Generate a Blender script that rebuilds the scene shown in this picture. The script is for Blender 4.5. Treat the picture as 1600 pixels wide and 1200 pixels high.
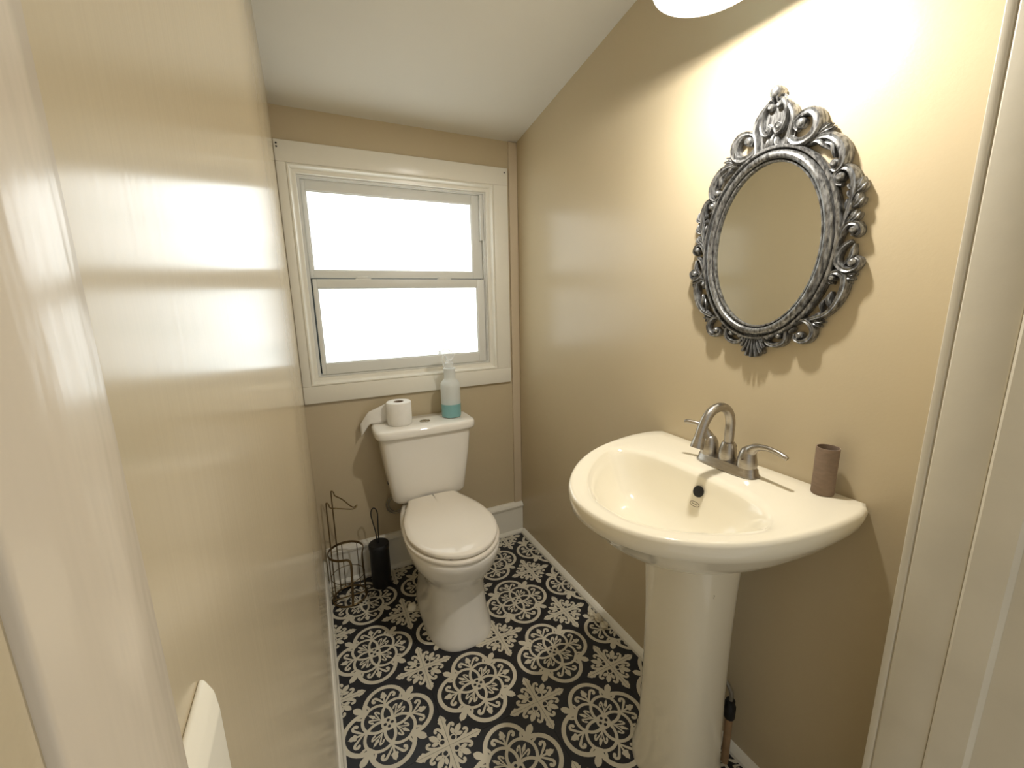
import bpy, bmesh, math
from mathutils import Vector, Matrix

for o in list(bpy.data.objects):
    bpy.data.objects.remove(o)
scene = bpy.context.scene
COL = scene.collection
PI = math.pi

# ------------------------------------------------------------------ camera
F_PX = 650.93
YAW, PITCH, ROLL = 0.45189, 0.20187, -0.018877
CAM = Vector((-1.0008, -1.9676, 1.3177))
fw = Vector((math.sin(YAW) * math.cos(PITCH), math.cos(YAW) * math.cos(PITCH), -math.sin(PITCH)))
rt = Vector((math.cos(YAW), -math.sin(YAW), 0.0))
up = rt.cross(fw)
r2 = rt * math.cos(ROLL) + up * math.sin(ROLL)
u2 = up * math.cos(ROLL) - rt * math.sin(ROLL)
cam_data = bpy.data.cameras.new('camera')
cam = bpy.data.objects.new('camera', cam_data)
COL.objects.link(cam)
M = Matrix((r2, u2, -fw)).transposed().to_4x4()
M.translation = CAM
cam.matrix_world = M
cam_data.sensor_width = 36.0
cam_data.lens = F_PX / 1600.0 * 36.0
cam_data.clip_start = 0.005
scene.camera = cam

# ------------------------------------------------------------------ world, exposure
world = bpy.data.worlds.new('world')
scene.world = world
world.use_nodes = True
bg = world.node_tree.nodes['Background']
bg.inputs[0].default_value = (1.0, 0.97, 0.90, 1)
bg.inputs[1].default_value = 0.52
BULB_STRENGTH = 980.0
PANE_STRENGTH = 2.3
scene.view_settings.view_transform = 'Standard'
scene.view_settings.look = 'None'
scene.view_settings.gamma = 1.0
scene.view_settings.use_curve_mapping = False
scene.view_settings.exposure = 0.1

# ------------------------------------------------------------------ room numbers (metres)
XL = -1.045            # left wall; the right wall is x = 0, the back wall y = 0
YD = -1.703            # where the right wall ends at the door frame
CEIL0, CSLOPE = 2.055, 0.172

# ------------------------------------------------------------------ materials
def lin(c):
    return tuple((v / 12.92 if v <= 0.04045 else ((v + 0.055) / 1.055) ** 2.4) for v in [x / 255.0 for x in c])

def mat(name, rgb, rough=0.5, metal=0.0, var=0.0, vscale=8.0, bump=0.0, bscale=120.0, coat=0.0,
        stretch=(1, 1, 1), rgb2=None, bdist=0.002, spec=0.5, alpha=1.0, trans=0.0, ior=1.45):
    m = bpy.data.materials.new(name)
    m.use_nodes = True
    nt = m.node_tree
    b = nt.nodes['Principled BSDF']
    c = lin(rgb)
    b.inputs['Base Color'].default_value = (*c, 1)
    b.inputs['Roughness'].default_value = rough
    b.inputs['Metallic'].default_value = metal
    b.inputs['Specular IOR Level'].default_value = spec
    b.inputs['Coat Weight'].default_value = coat
    b.inputs['Coat Roughness'].default_value = 0.05
    b.inputs['Alpha'].default_value = alpha
    b.inputs['Transmission Weight'].default_value = trans
    b.inputs['IOR'].default_value = ior
    tc = nt.nodes.new('ShaderNodeTexCoord')
    mp = nt.nodes.new('ShaderNodeMapping')
    mp.inputs['Scale'].default_value = stretch
    nt.links.new(tc.outputs['Object'], mp.inputs['Vector'])
    if var > 0 or rgb2:
        n = nt.nodes.new('ShaderNodeTexNoise')
        n.inputs['Scale'].default_value = vscale
        n.inputs['Detail'].default_value = 6
        nt.links.new(mp.outputs[0], n.inputs['Vector'])
        cr = nt.nodes.new('ShaderNodeValToRGB')
        c2 = lin(rgb2) if rgb2 else tuple(min(1, x * (1 + var)) for x in c)
        c1 = c if rgb2 else tuple(x * (1 - var) for x in c)
        cr.color_ramp.elements[0].position = 0.36
        cr.color_ramp.elements[1].position = 0.64
        cr.color_ramp.elements[0].color = (*c1, 1)
        cr.color_ramp.elements[1].color = (*c2, 1)
        nt.links.new(n.outputs['Fac'], cr.inputs[0])
        nt.links.new(cr.outputs[0], b.inputs['Base Color'])
    if bump > 0:
        n2 = nt.nodes.new('ShaderNodeTexNoise')
        n2.inputs['Scale'].default_value = bscale
        n2.inputs['Detail'].default_value = 3
        nt.links.new(mp.outputs[0], n2.inputs['Vector'])
        bp = nt.nodes.new('ShaderNodeBump')
        bp.inputs['Strength'].default_value = bump
        bp.inputs['Distance'].default_value = bdist
        nt.links.new(n2.outputs['Fac'], bp.inputs['Height'])
        nt.links.new(bp.outputs[0], b.inputs['Normal'])
    return m

MT = {}
MT['wall'] = mat('tan_gloss_paint', (195, 180, 150), 0.26, var=0.02, vscale=2.5, bump=0.12, bscale=170, bdist=0.0015)
MT['wall_brushed'] = mat('tan_gloss_paint_brushed', (195, 180, 150), 0.17, var=0.03, vscale=2.5, bump=0.14, bscale=90, stretch=(1, 1.0, 0.06), bdist=0.001)
MT['ceiling'] = mat('ceiling_white_paint', (226, 223, 213), 0.8, var=0.015, vscale=3, bump=0.05, bscale=90)
MT['trim'] = mat('white_gloss_trim_paint', (232, 228, 215), 0.28, var=0.015, vscale=5, bump=0.08, bscale=40)
MT['trim_brush'] = mat('white_brushed_trim_paint', (214, 201, 180), 0.2, var=0.03, vscale=14, bump=0.5, bscale=70, stretch=(1, 1, 0.16), bdist=0.0015)
MT['jamb'] = mat('cream_jamb_paint', (214, 206, 186), 0.45, var=0.03, vscale=9, bump=0.12, bscale=60)
MT['vinyl'] = mat('white_vinyl_sash', (222, 222, 216), 0.4, var=0.01, vscale=5)
MT['vinyl_gap'] = mat('dark_track_gap', (70, 70, 66), 0.6, var=0.05, vscale=20)
MT['porcelain'] = mat('white_porcelain', (243, 239, 230), 0.07, var=0.008, vscale=3, coat=0.4)
MT['sinkporc'] = mat('biscuit_white_porcelain', (236, 228, 206), 0.07, var=0.008, vscale=3, coat=0.4)
MT['seat'] = mat('white_plastic_seat', (240, 233, 220), 0.06, var=0.008, vscale=4)
MT['chrome'] = mat('chrome', (205, 205, 200), 0.12, metal=1.0, var=0.02, vscale=30)
MT['nickel'] = mat('brushed_nickel', (172, 166, 157), 0.3, metal=1.0, var=0.07, vscale=60, stretch=(1, 1, 5))
MT['dark'] = mat('dark_hole', (22, 22, 22), 0.5, var=0.1, vscale=30)
MT['black'] = mat('matte_black_metal', (30, 31, 33), 0.5, var=0.08, vscale=60, bump=0.05)
MT['bronze'] = mat('bronze_wire', (120, 102, 72), 0.32, metal=0.9, var=0.1, vscale=40)
MT['paper'] = mat('white_tissue_paper', (238, 235, 228), 0.9, var=0.015, vscale=40, bump=0.25, bscale=220)
MT['cardboard'] = mat('brown_cardboard', (134, 115, 98), 0.85, var=0.07, vscale=50, bump=0.15, bscale=120, stretch=(1, 1, 3))
MT['silver'] = mat('antique_silver_paint', (78, 77, 76), 0.36, metal=0.7, vscale=190, rgb2=(158, 158, 156), bump=0.25, bscale=300, stretch=(1, 1, 0.3), bdist=0.001)
MT['mirror'] = mat('mirror_glass', (222, 222, 216), 0.02, metal=1.0, var=0.004, vscale=2)
MT['tile_black'] = mat('charcoal_tile_ground', (32, 33, 38), 0.42, var=0.12, vscale=14, bump=0.05)
MT['tile_cream'] = mat('cream_tile_print', (210, 203, 184), 0.45, var=0.035, vscale=9)
MT['grout'] = mat('thin_grout', (112, 104, 86), 0.8, var=0.08, vscale=30)
MT['shade'] = mat('opal_glass_shade', (238, 238, 234), 0.3, var=0.005, vscale=5)
MT['shade_solid'] = mat('white_bulb_plastic', (236, 236, 232), 0.4, var=0.005, vscale=9)
MT['bottle'] = mat('frosted_plastic', (232, 236, 234), 0.4, var=0.01, vscale=6, alpha=0.62)
MT['clear'] = mat('clear_plastic', (240, 242, 240), 0.08, var=0.005, vscale=6, alpha=0.38)
MT['liquid'] = mat('teal_cleaning_liquid', (126, 174, 175), 0.15, var=0.01, vscale=6)
MT['hose'] = mat('grey_braided_hose', (150, 146, 136), 0.4, metal=0.4, var=0.12, vscale=150)
MT['pipe'] = mat('stained_cream_pipe', (168, 138, 104), 0.5, var=0.12, vscale=25)
MT['plaster'] = mat('crumbled_plaster', (214, 205, 182), 0.9, var=0.12, vscale=60, bump=0.6, bscale=150)
MT['grime'] = mat('printed_mark', (96, 80, 66), 0.7, var=0.2, vscale=120)
MT['switch'] = mat('ivory_switch_plastic', (236, 230, 212), 0.25, var=0.01, vscale=9)
MT['strip'] = mat('tan_gloss_corner_strip', (201, 185, 158), 0.3, var=0.02, vscale=6, bump=0.05)

def emit_mat(name, col, strength, dirt=False):
    m = bpy.data.materials.new(name)
    m.use_nodes = True
    nt = m.node_tree
    b = nt.nodes['Principled BSDF']
    b.inputs['Base Color'].default_value = (0.85, 0.88, 0.9, 1)
    b.inputs['Roughness'].default_value = 0.3
    b.inputs['Emission Color'].default_value = (*col, 1)
    b.inputs['Emission Strength'].default_value = strength
    if dirt:
        tc = nt.nodes.new('ShaderNodeTexCoord')
        mp = nt.nodes.new('ShaderNodeMapping')
        mp.inputs['Scale'].default_value = (1.0, 1.0, 2.6)
        n = nt.nodes.new('ShaderNodeTexNoise')
        n.inputs['Scale'].default_value = 3.2
        n.inputs['Detail'].default_value = 5
        cr = nt.nodes.new('ShaderNodeValToRGB')
        e = cr.color_ramp.elements
        e[0].position = 0.30; e[1].position = 0.58
        e[0].color = (col[0] * 0.66, col[1] * 0.74, col[2] * 0.76, 1)
        e[1].color = (*col, 1)
        nt.links.new(tc.outputs['Object'], mp.inputs[0])
        nt.links.new(mp.outputs[0], n.inputs['Vector'])
        nt.links.new(n.outputs['Fac'], cr.inputs[0])
        nt.links.new(cr.outputs[0], b.inputs['Emission Color'])
    return m
MT['pane_u'] = emit_mat('frosted_daylit_pane_upper', (0.96, 1.0, 1.0), PANE_STRENGTH, True)
MT['pane_l'] = emit_mat('frosted_daylit_pane_lower', (0.92, 0.985, 1.0), PANE_STRENGTH * 0.74, True)
m_ = MT['shade']; nt_ = m_.node_tree
tl = nt_.nodes.new('ShaderNodeBsdfTranslucent'); tl.inputs['Color'].default_value = (0.82, 0.92, 1.0, 1)
mx = nt_.nodes.new('ShaderNodeMixShader'); mx.inputs[0].default_value = 0.6
nt_.links.new(nt_.nodes['Principled BSDF'].outputs[0], mx.inputs[1]); nt_.links.new(tl.outputs[0], mx.inputs[2])
nt_.links.new(mx.outputs[0], nt_.nodes['Material Output'].inputs['Surface'])
MT['bulb'] = emit_mat('warm_bulb', (1.0, 0.955, 0.885), BULB_STRENGTH)

# ------------------------------------------------------------------ object helpers
WO = {}
def reg(o, parent, origin):
    origin = Vector(origin)
    WO[o.name] = origin
    if parent:
        o.parent = parent
        o.location = origin - WO[parent.name]
    else:
        o.location = origin

def tag(o, label=None, cat=None, group=None, kind=None):
    if label: o['label'] = label
    if cat: o['category'] = cat
    if group: o['group'] = group
    if kind: o['kind'] = kind
    return o

def empty(name, origin, parent=None):
    o = bpy.data.objects.new(name, None)
    o.empty_display_size = 0.05
    COL.objects.link(o)
    reg(o, parent, origin)
    return o

def mk(name, vf, mats, parent=None, smooth=False, origin=None, bevel=0.0, subsurf=0, midx=None, bseg=2):
    verts, faces = vf
    verts = [Vector(v) for v in verts]
    if origin is None:
        n = len(verts)
        lo = [min(v[i] for v in verts) for i in range(3)]
        hi = [max(v[i] for v in verts) for i in range(3)]
        origin = ((lo[0] + hi[0]) / 2, (lo[1] + hi[1]) / 2, lo[2])
    org = Vector(origin)
    me = bpy.data.meshes.new(name)
    me.from_pydata([tuple(v - org) for v in verts], [], faces)
    if not isinstance(mats, (list, tuple)): mats = [mats]
    for m in mats: me.materials.append(MT[m])
    if midx:
        for p, i in zip(me.polygons, midx): p.material_index = i
    bm = bmesh.new(); bm.from_mesh(me)
    bmesh.ops.remove_doubles(bm, verts=bm.verts, dist=1e-6)
    if bevel > 0:
        bmesh.ops.bevel(bm, geom=[e for e in bm.edges], offset=bevel, segments=bseg, profile=0.5, affect='EDGES', clamp_overlap=True)
    if not midx:
        bmesh.ops.recalc_face_normals(bm, faces=bm.faces)
    bm.to_mesh(me); bm.free()
    o = bpy.data.objects.new(name, me)
    COL.objects.link(o)
    reg(o, parent, org)
    if smooth or bevel > 0:
        for p in me.polygons: p.use_smooth = True
        if bevel > 0 and not smooth:
            try: me.set_sharp_from_angle(angle=math.radians(50))
            except Exception: pass
    if smooth:
        try: me.set_sharp_from_angle(angle=math.radians(smooth if smooth is not True else 60))
        except Exception: pass
    if subsurf:
        md = o.modifiers.new('subsurf', 'SUBSURF'); md.levels = subsurf; md.render_levels = subsurf
    return o

def boxvf(x0, x1, y0, y1, z0, z1):
    v = [(x, y, z) for z in (z0, z1) for y in (y0, y1) for x in (x0, x1)]
    f = [(0, 2, 3, 1), (4, 5, 7, 6), (0, 1, 5, 4), (2, 6, 7, 3), (0, 4, 6, 2), (1, 3, 7, 5)]
    return v, f

def box(name, b, m, parent=None, bevel=0.0, **k):
    return mk(name, boxvf(*b), m, parent, bevel=bevel, **k)

def join(*parts):
    V, Fc = [], []
    for v, f in parts:
        o = len(V); V += [tuple(x) for x in v]; Fc += [tuple(i + o for i in q) for q in f]
    return V, Fc

def prism(poly, axis, a0, a1):
    """poly of 2-D points extruded along axis ('x','y','z')."""
    def P(p, a):
        return {'x': (a, p[0], p[1]), 'y': (p[0], a, p[1]), 'z': (p[0], p[1], a)}[axis]
    n = len(poly)
    v = [P(p, a0) for p in poly] + [P(p, a1) for p in poly]
    f = [tuple(range(n))[::-1], tuple(range(n, 2 * n))] + [(i, (i + 1) % n, n + (i + 1) % n, n + i) for i in range(n)]
    return v, f

def loft(rings, cap0=True, cap1=True, closed=True):
    n = len(rings[0]); V = [tuple(p) for r in rings for p in r]; Fc = []
    for k in range(len(rings) - 1):
        for i in range(n if closed else n - 1):
            j = (i + 1) % n
            Fc.append((k * n + i, k * n + j, (k + 1) * n + j, (k + 1) * n + i))
    if cap0: Fc.append(tuple(range(n))[::-1])
    if cap1: Fc.append(tuple(range((len(rings) - 1) * n, len(rings) * n)))
    return V, Fc

def lathe(prof, c=(0, 0, 0), n=32, cap0=True, cap1=True):
    return loft([[(c[0] + r * math.cos(2 * PI * i / n), c[1] + r * math.sin(2 * PI * i / n), c[2] + z) for i in range(n)] for r, z in prof], cap0, cap1)

def crom(pts, sub=5, closed=False):
    pts = [tuple(p) for p in pts]; n = len(pts); out = []
    if n < 3: return pts
    for i in range(n if closed else n - 1):
        if closed: a, b, c, d = pts[i - 1], pts[i], pts[(i + 1) % n], pts[(i + 2) % n]
        else: a, b, c, d = pts[max(i - 1, 0)], pts[i], pts[i + 1], pts[min(i + 2, n - 1)]
        for s in range(sub):
            t = s / sub
            out.append(tuple(0.5 * (2 * b[k] + (c[k] - a[k]) * t + (2 * a[k] - 5 * b[k] + 4 * c[k] - d[k]) * t * t + (3 * b[k] - a[k] - 3 * c[k] + d[k]) * t ** 3) for k in range(len(b))))
    if not closed: out.append(pts[-1])
    return out

def tube(pts, r, n=10, closed=False, cap=True):
    """r: number or list matching pts. Parallel-transport frame."""
    P = [Vector(p[:3]) for p in pts]; m = len(P)
    rr = [r] * m if not isinstance(r, (list, tuple)) else list(r)
    T = []
    for i in range(m):
        if closed: t = P[(i + 1) % m] - P[i - 1]
        else: t = P[min(i + 1, m - 1)] - P[max(i - 1, 0)]
        T.append(t.normalized())
    ref = Vector((0, 0, 1)) if abs(T[0].z) < 0.9 else Vector((1, 0, 0))
    N = (ref - T[0] * ref.dot(T[0])).normalized(); rings = []
    for i in range(m):
        N = (N - T[i] * N.dot(T[i])).normalized(); B = T[i].cross(N)
        rings.append([P[i] + (N * math.cos(2 * PI * k / n) + B * math.sin(2 * PI * k / n)) * rr[i] for k in range(n)])
    if closed:
        V, Fc = loft(rings, False, False)
        q = len(rings)
        # last ring to first ring, matched by nearest start
        base = rings[-1][0]; sh = min(range(n), key=lambda k: (Vector(rings[0][k]) - Vector(base)).length)
        for i in range(n):
            j = (i + 1) % n
            Fc.append(((q - 1) * n + i, (q - 1) * n + j, (j + sh) % n, (i + sh) % n))
        return V, Fc
    return loft(rings, cap, cap)

def stube(ctrl, r, n=10, sub=6, cap=True):
    """smooth tube; ctrl points may carry a radius as 4th value."""
    pts = crom(ctrl, sub)
    if len(ctrl[0]) == 4: return tube(pts, [max(p[3], 1e-4) for p in pts], n, cap=cap)
    return tube(pts, r, n, cap=cap)

def sring(cx, cy, z, a, bf, bb, n=48, e=2.0):
    """egg ring: half-width a, front reach bf (towards -y), back reach bb."""
    out = []
    for i in range(n):
        t = 2 * PI * i / n
        c, s = math.cos(t), math.sin(t)
        x = a * math.copysign(abs(c) ** (2 / e), c)
        y = (bb if s > 0 else bf) * math.copysign(abs(s) ** (2 / e), s)
        out.append((cx + x, cy + y, z))
    return out

# ================================================================== SETTING
def ceil_z(y): return CEIL0 - CSLOPE * y
# --- walls
Z0 = -0.02
w = mk('wall_left', prism([(0.0, Z0), (0.0, ceil_z(0) + .06), (-1.866, ceil_z(-1.866) + .06), (-1.866, Z0)], 'x', XL - 0.1, XL), 'wall_brushed')
tag(w, kind='structure')
w = mk('wall_right', prism([(0.0, Z0), (0.0, ceil_z(0) + .06), (YD, ceil_z(YD) + .06), (YD, Z0)], 'x', 0.0, 0.1), 'wall')
tag(w, kind='structure')
OX0, OX1, OZ0, OZ1 = -1.015, -0.13, 0.965, 1.85       # rough opening of the window
w = mk('wall_back', join(boxvf(XL, OX0, 0, .12, OZ0, OZ1), boxvf(OX1, 0, 0, .12, OZ0, OZ1),
                         boxvf(XL, 0, 0, .12, Z0, OZ0), boxvf(XL, 0, 0, .12, OZ1, 2.12)), 'wall')
tag(w, kind='structure')
w = mk('ceiling', prism([(0.0, ceil_z(0)), (0.0, ceil_z(0) + .06), (-2.0, ceil_z(-2.0) + .06), (-2.0, ceil_z(-2.0))], 'x', XL, 0.0), 'ceiling')
tag(w, kind='structure')
# --- baseboards
def back_base_profile():
    return [(0, 0), (-.030, 0), (-.030, .010), (-.024, .019), (-.018, .022), (-.018, .155), (-.024, .158), (-.026, .168), (-.020, .178), (-.010, .186), (0, .188)]
b = mk('baseboard_back', prism(back_base_profile(), 'x', XL + .016, -.001), 'trim'); tag(b, kind='structure')
def side_profile(s, x0):
    return [(x0, 0), (x0 + s * .020, 0), (x0 + s * .019, .010), (x0 + s * .012, .020), (x0 + s * .005, .026), (x0, .028)]
b = mk('baseboard_right', prism(side_profile(-1, 0.0), 'y', YD, -.031), 'trim'); tag(b, kind='structure')
b = mk('baseboard_left', prism([(XL, 0), (XL + .016, 0), (XL + .016, .012), (XL + .010, .022), (XL + .010, .12), (XL + .004, .132), (XL, .135)], 'y', -1.86, 0.0), 'trim'); tag(b, kind='structure')
# --- corner strip
b = mk('trim_1', prism([(-.046, 0), (-.046, -.008), (-.044, -.010), (-.003, -.010), (-.001, -.008), (-.001, 0)], 'z', .188, 2.052), 'strip'); tag(b, kind='structure')

# --- floor with printed tiles
fl = box('floor', (XL, 0, -2.05, 0, -.03, -.0045), 'grout'); tag(fl, kind='structure')
TS = 0.3048
TX, TY = -0.8983, -0.8114

def flat_stroke(pts, ws, sub=5, closed=False):
    q = crom([(p[0], p[1], w_) for p, w_ in zip(pts, ws)], sub, closed)
    n = len(q); V = []; Fc = []
    for i in range(n):
        a = q[i - 1] if (closed or i > 0) else q[i]
        c = q[(i + 1) % n] if (closed or i < n - 1) else q[i]
        dx, dy = c[0] - a[0], c[1] - a[1]; L = math.hypot(dx, dy) or 1
        nx, ny = -dy / L, dx / L; h = q[i][2] / 2
        V += [(q[i][0] + nx * h, q[i][1] + ny * h), (q[i][0] - nx * h, q[i][1] - ny * h)]
    for i in range(n if closed else n - 1):
        j = (i + 1) % n
        Fc.append((2 * i, 2 * i + 1, 2 * j + 1, 2 * j))
    return V, Fc
def flat_disc(c, r, n=12):
    return [(c[0] + r * math.cos(2 * PI * i / n), c[1] + r * math.sin(2 * PI * i / n)) for i in range(n)], [tuple(range(n))]
def flat_arc(c, r, a0, a1, w_, n=22):
    pts = [(c[0] + r * math.cos(a0 + (a1 - a0) * i / n), c[1] + r * math.sin(a0 + (a1 - a0) * i / n)) for i in range(n + 1)]
    return flat_stroke(pts, [w_] * (n + 1), 1)
def flat_leaf(b, t, w_, bulge=0.55, n=6):
    L = math.hypot(t[0] - b[0], t[1] - b[1]); d = ((t[0] - b[0]) / L, (t[1] - b[1]) / L)
    pts = [(b[0] + d[0] * L * i / n, b[1] + d[1] * L * i / n) for i in range(n + 1)]
    ws = []
    for i in range(n + 1):
        s = i / n
        k = (s / bulge) if s < bulge else ((1 - s) / (1 - bulge))
        ws.append(max(w_ * math.sin(k * PI / 2) ** 0.8 if k > 0 else 0, .001))
    return flat_stroke(pts, ws, 1)
def xf(part, ox, oy, ang, sx=1, sy=1):
    c, s = math.cos(ang), math.sin(ang); V, Fc = part
    return [(ox + c * x * sx - s * y * sy, oy + s * x * sx + c * y * sy) for x, y in V], Fc
def fleur(long=1.0, lat=1.0):
    P = [flat_stroke([(0, 0), (.06, 0), (.115, 0)], [.014, .018, .026])]
    P.append(([(.085, 0), (.098, .03), (.112, .036), (.128, .026), (.150, .024), (.162, .010), (.178, 0), (.162, -.010), (.150, -.024), (.128, -.026), (.112, -.036), (.098, -.03)], [tuple(range(12))]))
    for s in (1, -1):
        P.append(flat_stroke([(.0, 0), (.035, s * .012), (.068, s * .036), (.098, s * .062), (.120, s * .085), (.116, s * .110), (.092, s * .118), (.076, s * .104)], [.010, .016, .022, .026, .027, .027, .028, .030]))
        P.append(flat_disc((.080, s * .104), .017))
    return [([(x * long, y * lat) for x, y in v], f) for v, f in P]
NBASE = [0]
def tile_print():
    P = []
    for k in range(4):
        a = k * PI / 2; d = a + PI / 4
        # outer lobe
        th = math.radians(98)
        P.append(xf(flat_arc((.235, 0), .213, -th, th, .044), 0, 0, a))
        # inner ring
        P.append(flat_arc((.141 * math.cos(d), .141 * math.sin(d)), .150, 0, 2 * PI, .031, 36))
        for q in fleur(): P.append(xf(q, .225 * math.cos(a), .225 * math.sin(a), a))
        for q in fleur(.98, .52): P.append(xf(q, .085 * math.cos(d), .085 * math.sin(d), d))
        # cusp bud
        P.append(xf(flat_leaf((.30, 0), (.455, 0), .072, .68), 0, 0, d))
        P.append(xf(flat_disc((.415, 0), .030), 0, 0, d))
        for s in (1, -1):
            P.append(xf(flat_leaf((.285, s * .01), (.378, s * .062), .040, .5), 0, 0, d))
            P.append(xf(flat_leaf((.27, s * .05), (.352, s * .088), .028, .5), 0, 0, d))
        P.append(xf(flat_stroke([(.27, 0), (.32, 0)], [.06, .03], 1), 0, 0, d))
    P.append(flat_arc((0, 0), .066, 0, 2 * PI, .020, 28))
    P.append(flat_disc((0, 0), .070, 24))
    for k in range(4):
        P.append(xf(flat_stroke([(.01, 0), (.066, 0)], [.016, .018], 1), 0, 0, k * PI / 2 + PI / 4))
    # corner crosses
    NBASE[0] = len(P)
    for cx in (-.5, .5):
        for cy in (-.5, .5):
            for k in range(4):
                a = k * PI / 2; d = a + PI / 4
                P.append(xf(flat_stroke([(0, 0), (.08, 0), (.15, 0), (.22, 0), (.28, 0)], [.066, .058, .056, .06, .04], 2), cx, cy, a))
                P.append(xf(([(.225, 0), (.235, .030), (.262, .048), (.275, .036), (.295, .036), (.315, .018), (.338, 0), (.315, -.018), (.295, -.036), (.275, -.036), (.262, -.048), (.235, -.030)], [tuple(range(12))]), cx, cy, a))
                for s in (1, -1):
                    P.append(xf(flat_stroke([(.07, s * .012), (.13, s * .022), (.175, s * .042), (.205, s * .066), (.202, s * .092), (.178, s * .096)], [.022, .030, .031, .028, .026, .028]), cx, cy, a))
                    P.append(xf(flat_disc((.180, s * .092), .015, 10), cx, cy, a))
                    P.append(xf(flat_leaf((.108, s * .012), (.165, s * .066), .042, .6), cx, cy, d))
                P.append(xf(flat_leaf((.112, 0), (.235, 0), .058, .58), cx, cy, d))
                P.append(xf(flat_stroke([(.095, 0), (.13, 0)], [.02, .012], 1), cx, cy, d))
                P.append(xf(flat_disc((.080, 0), .037, 14), cx, cy, d))
    nb = NBASE[0]; per = (len(P) - nb) // 4
    return join(*[([(x, y, 8e-6 * (k if k < nb else nb + (k - nb) % per)) for x, y in v], f) for k, (v, f) in enumerate(P)])
PRINT = tile_print()
HOLES = []
for k in range(4):
    a = k * PI / 2
    HOLES.append((.036 * math.cos(a), .036 * math.sin(a), .0165))
    d = a + PI / 4
    HOLES.append((.5 * math.copysign(1, math.cos(d)) - .080 * math.cos(d), .5 * math.copysign(1, math.sin(d)) - .080 * math.sin(d), .023))
mesh_cache = {}
def tile_mesh(x0, x1, y0, y1, full):
    key = 'full' if full else (round(x0, 4), round(x1, 4), round(y0, 4), round(y1, 4))
    if key in mesh_cache: return mesh_cache[key]
    bm = bmesh.new()
    V, Fc = PRINT
    bv = [bm.verts.new((x * TS, y * TS, 0.0002 + z)) for x, y, z in V]
    for f in Fc:
        try:
            q = bm.faces.new([bv[i] for i in f])
        except ValueError: continue
        q.normal_update()
        if q.normal.z < 0: q.normal_flip()
        q.material_index = 1
    for co, no in (((x0, 0, 0), (-1, 0, 0)), ((x1, 0, 0), (1, 0, 0)), ((0, y0, 0), (0, -1, 0)), ((0, y1, 0), (0, 1, 0))):
        bmesh.ops.bisect_plane(bm, geom=list(bm.verts) + list(bm.edges) + list(bm.faces), dist=1e-6, plane_co=co, plane_no=no, clear_outer=True)
    for hx, hy, hr in HOLES:
        if x0 < (hx - hr) * TS and (hx + hr) * TS < x1 and y0 < (hy - hr) * TS and (hy + hr) * TS < y1:
            d = [bm.verts.new((hx * TS + hr * TS * math.cos(2 * PI * i / 10), hy * TS + hr * TS * math.sin(2 * PI * i / 10), .0016)) for i in range(10)]
            bm.faces.new(d).material_index = 0
    v, f = boxvf(x0, x1, y0, y1, -.0045, 0.0)
    bb = [bm.verts.new(p) for p in v]
    for q in f: bm.faces.new([bb[i] for i in q]).material_index = 0
    me = bpy.data.meshes.new('floor_tile')
    bm.to_mesh(me); bm.free()
    me.materials.append(MT['tile_black']); me.materials.append(MT['tile_cream'])
    mesh_cache[key] = me
    return me
for i in range(0, 4):
    for j in range(-4, 4):
        cx, cy = TX + TS * i, TY + TS * j
        h = TS / 2 - .0004
        x0, x1, y0, y1 = max(cx - h, XL), min(cx + h, 0), max(cy - h, -2.05), min(cy + h, 0)
        if x1 - x0 < .01 or y1 - y0 < .01: continue
        full = (x1 - x0 > 2 * h - 1e-4) and (y1 - y0 > 2 * h - 1e-4)
        o = bpy.data.objects.new('floor_tile', tile_mesh(x0 - cx, x1 - cx, y0 - cy, y1 - cy, full))
        COL.objects.link(o); reg(o, fl, (cx, cy, 0))

# --- window
W = empty('window_1', (-.555, 0, .888)); tag(W, kind='structure')
CY = -.020
CXL, CXR, CZB, CZT = XL + .001, -.060, .888, 1.930      # casing outer
IXL, IXR, IZB, IZT = -1.010, -.135, .963, 1.852         # casing inner
mk('casing_board', boxvf(CXL, CXR, CY, 0, IZT, CZT), 'trim', W, bevel=.0025)
mk('casing_board', boxvf(CXL, CXR, CY, 0, CZB, IZB), 'trim', W, bevel=.0025)
mk('casing_board', boxvf(CXL, IXL, CY, 0, IZB, IZT), 'trim', W, bevel=.0025)
mk('casing_board', boxvf(IXR, CXR, CY, 0, IZB, IZT), 'trim', W, bevel=.0025)
# stepped inner moulding, swept round the opening as four mitred pieces
def frame_sweep(x0, x1, z0, z1, prof):
    """prof: list of (inset, y)."""
    rings = []
    for d, y in prof: rings.append([(x0 + d, y, z0 + d), (x1 - d, y, z0 + d), (x1 - d, y, z1 - d), (x0 + d, y, z1 - d)])
    return loft(rings, False, False)
def frame_pieces(name, x0, x1, z0, z1, prof, m, parent):
    cs = [[(x0 + d, y, z0 + d), (x1 - d, y, z0 + d), (x1 - d, y, z1 - d), (x0 + d, y, z1 - d)] for d, y in prof]
    for k in range(4):
        V = []; n = len(cs)
        for c in cs: V += [c[k], c[(k + 1) % 4]]
        Fc = [(2 * i, 2 * i + 1, 2 * ((i + 1) % n) + 1, 2 * ((i + 1) % n)) for i in range(n)]
        Fc += [tuple(2 * i for i in range(n)), tuple(2 * i + 1 for i in range(n))[::-1]]
        mk(name, (V, Fc), m, parent)
frame_pieces('stop_moulding', IXL, IXR, IZB, IZT,
             [(0, -.016), (.004, -.021), (.009, -.021), (.012, -.014), (.014, -.003), (.018, .002), (.030, .003), (.033, .010), (.033, .07), (0, .07)], 'trim', W)
FX0, FX1, FZ0, FZ1 = IXL + .034, IXR - .034, IZB + .034, IZT - .034
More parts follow.
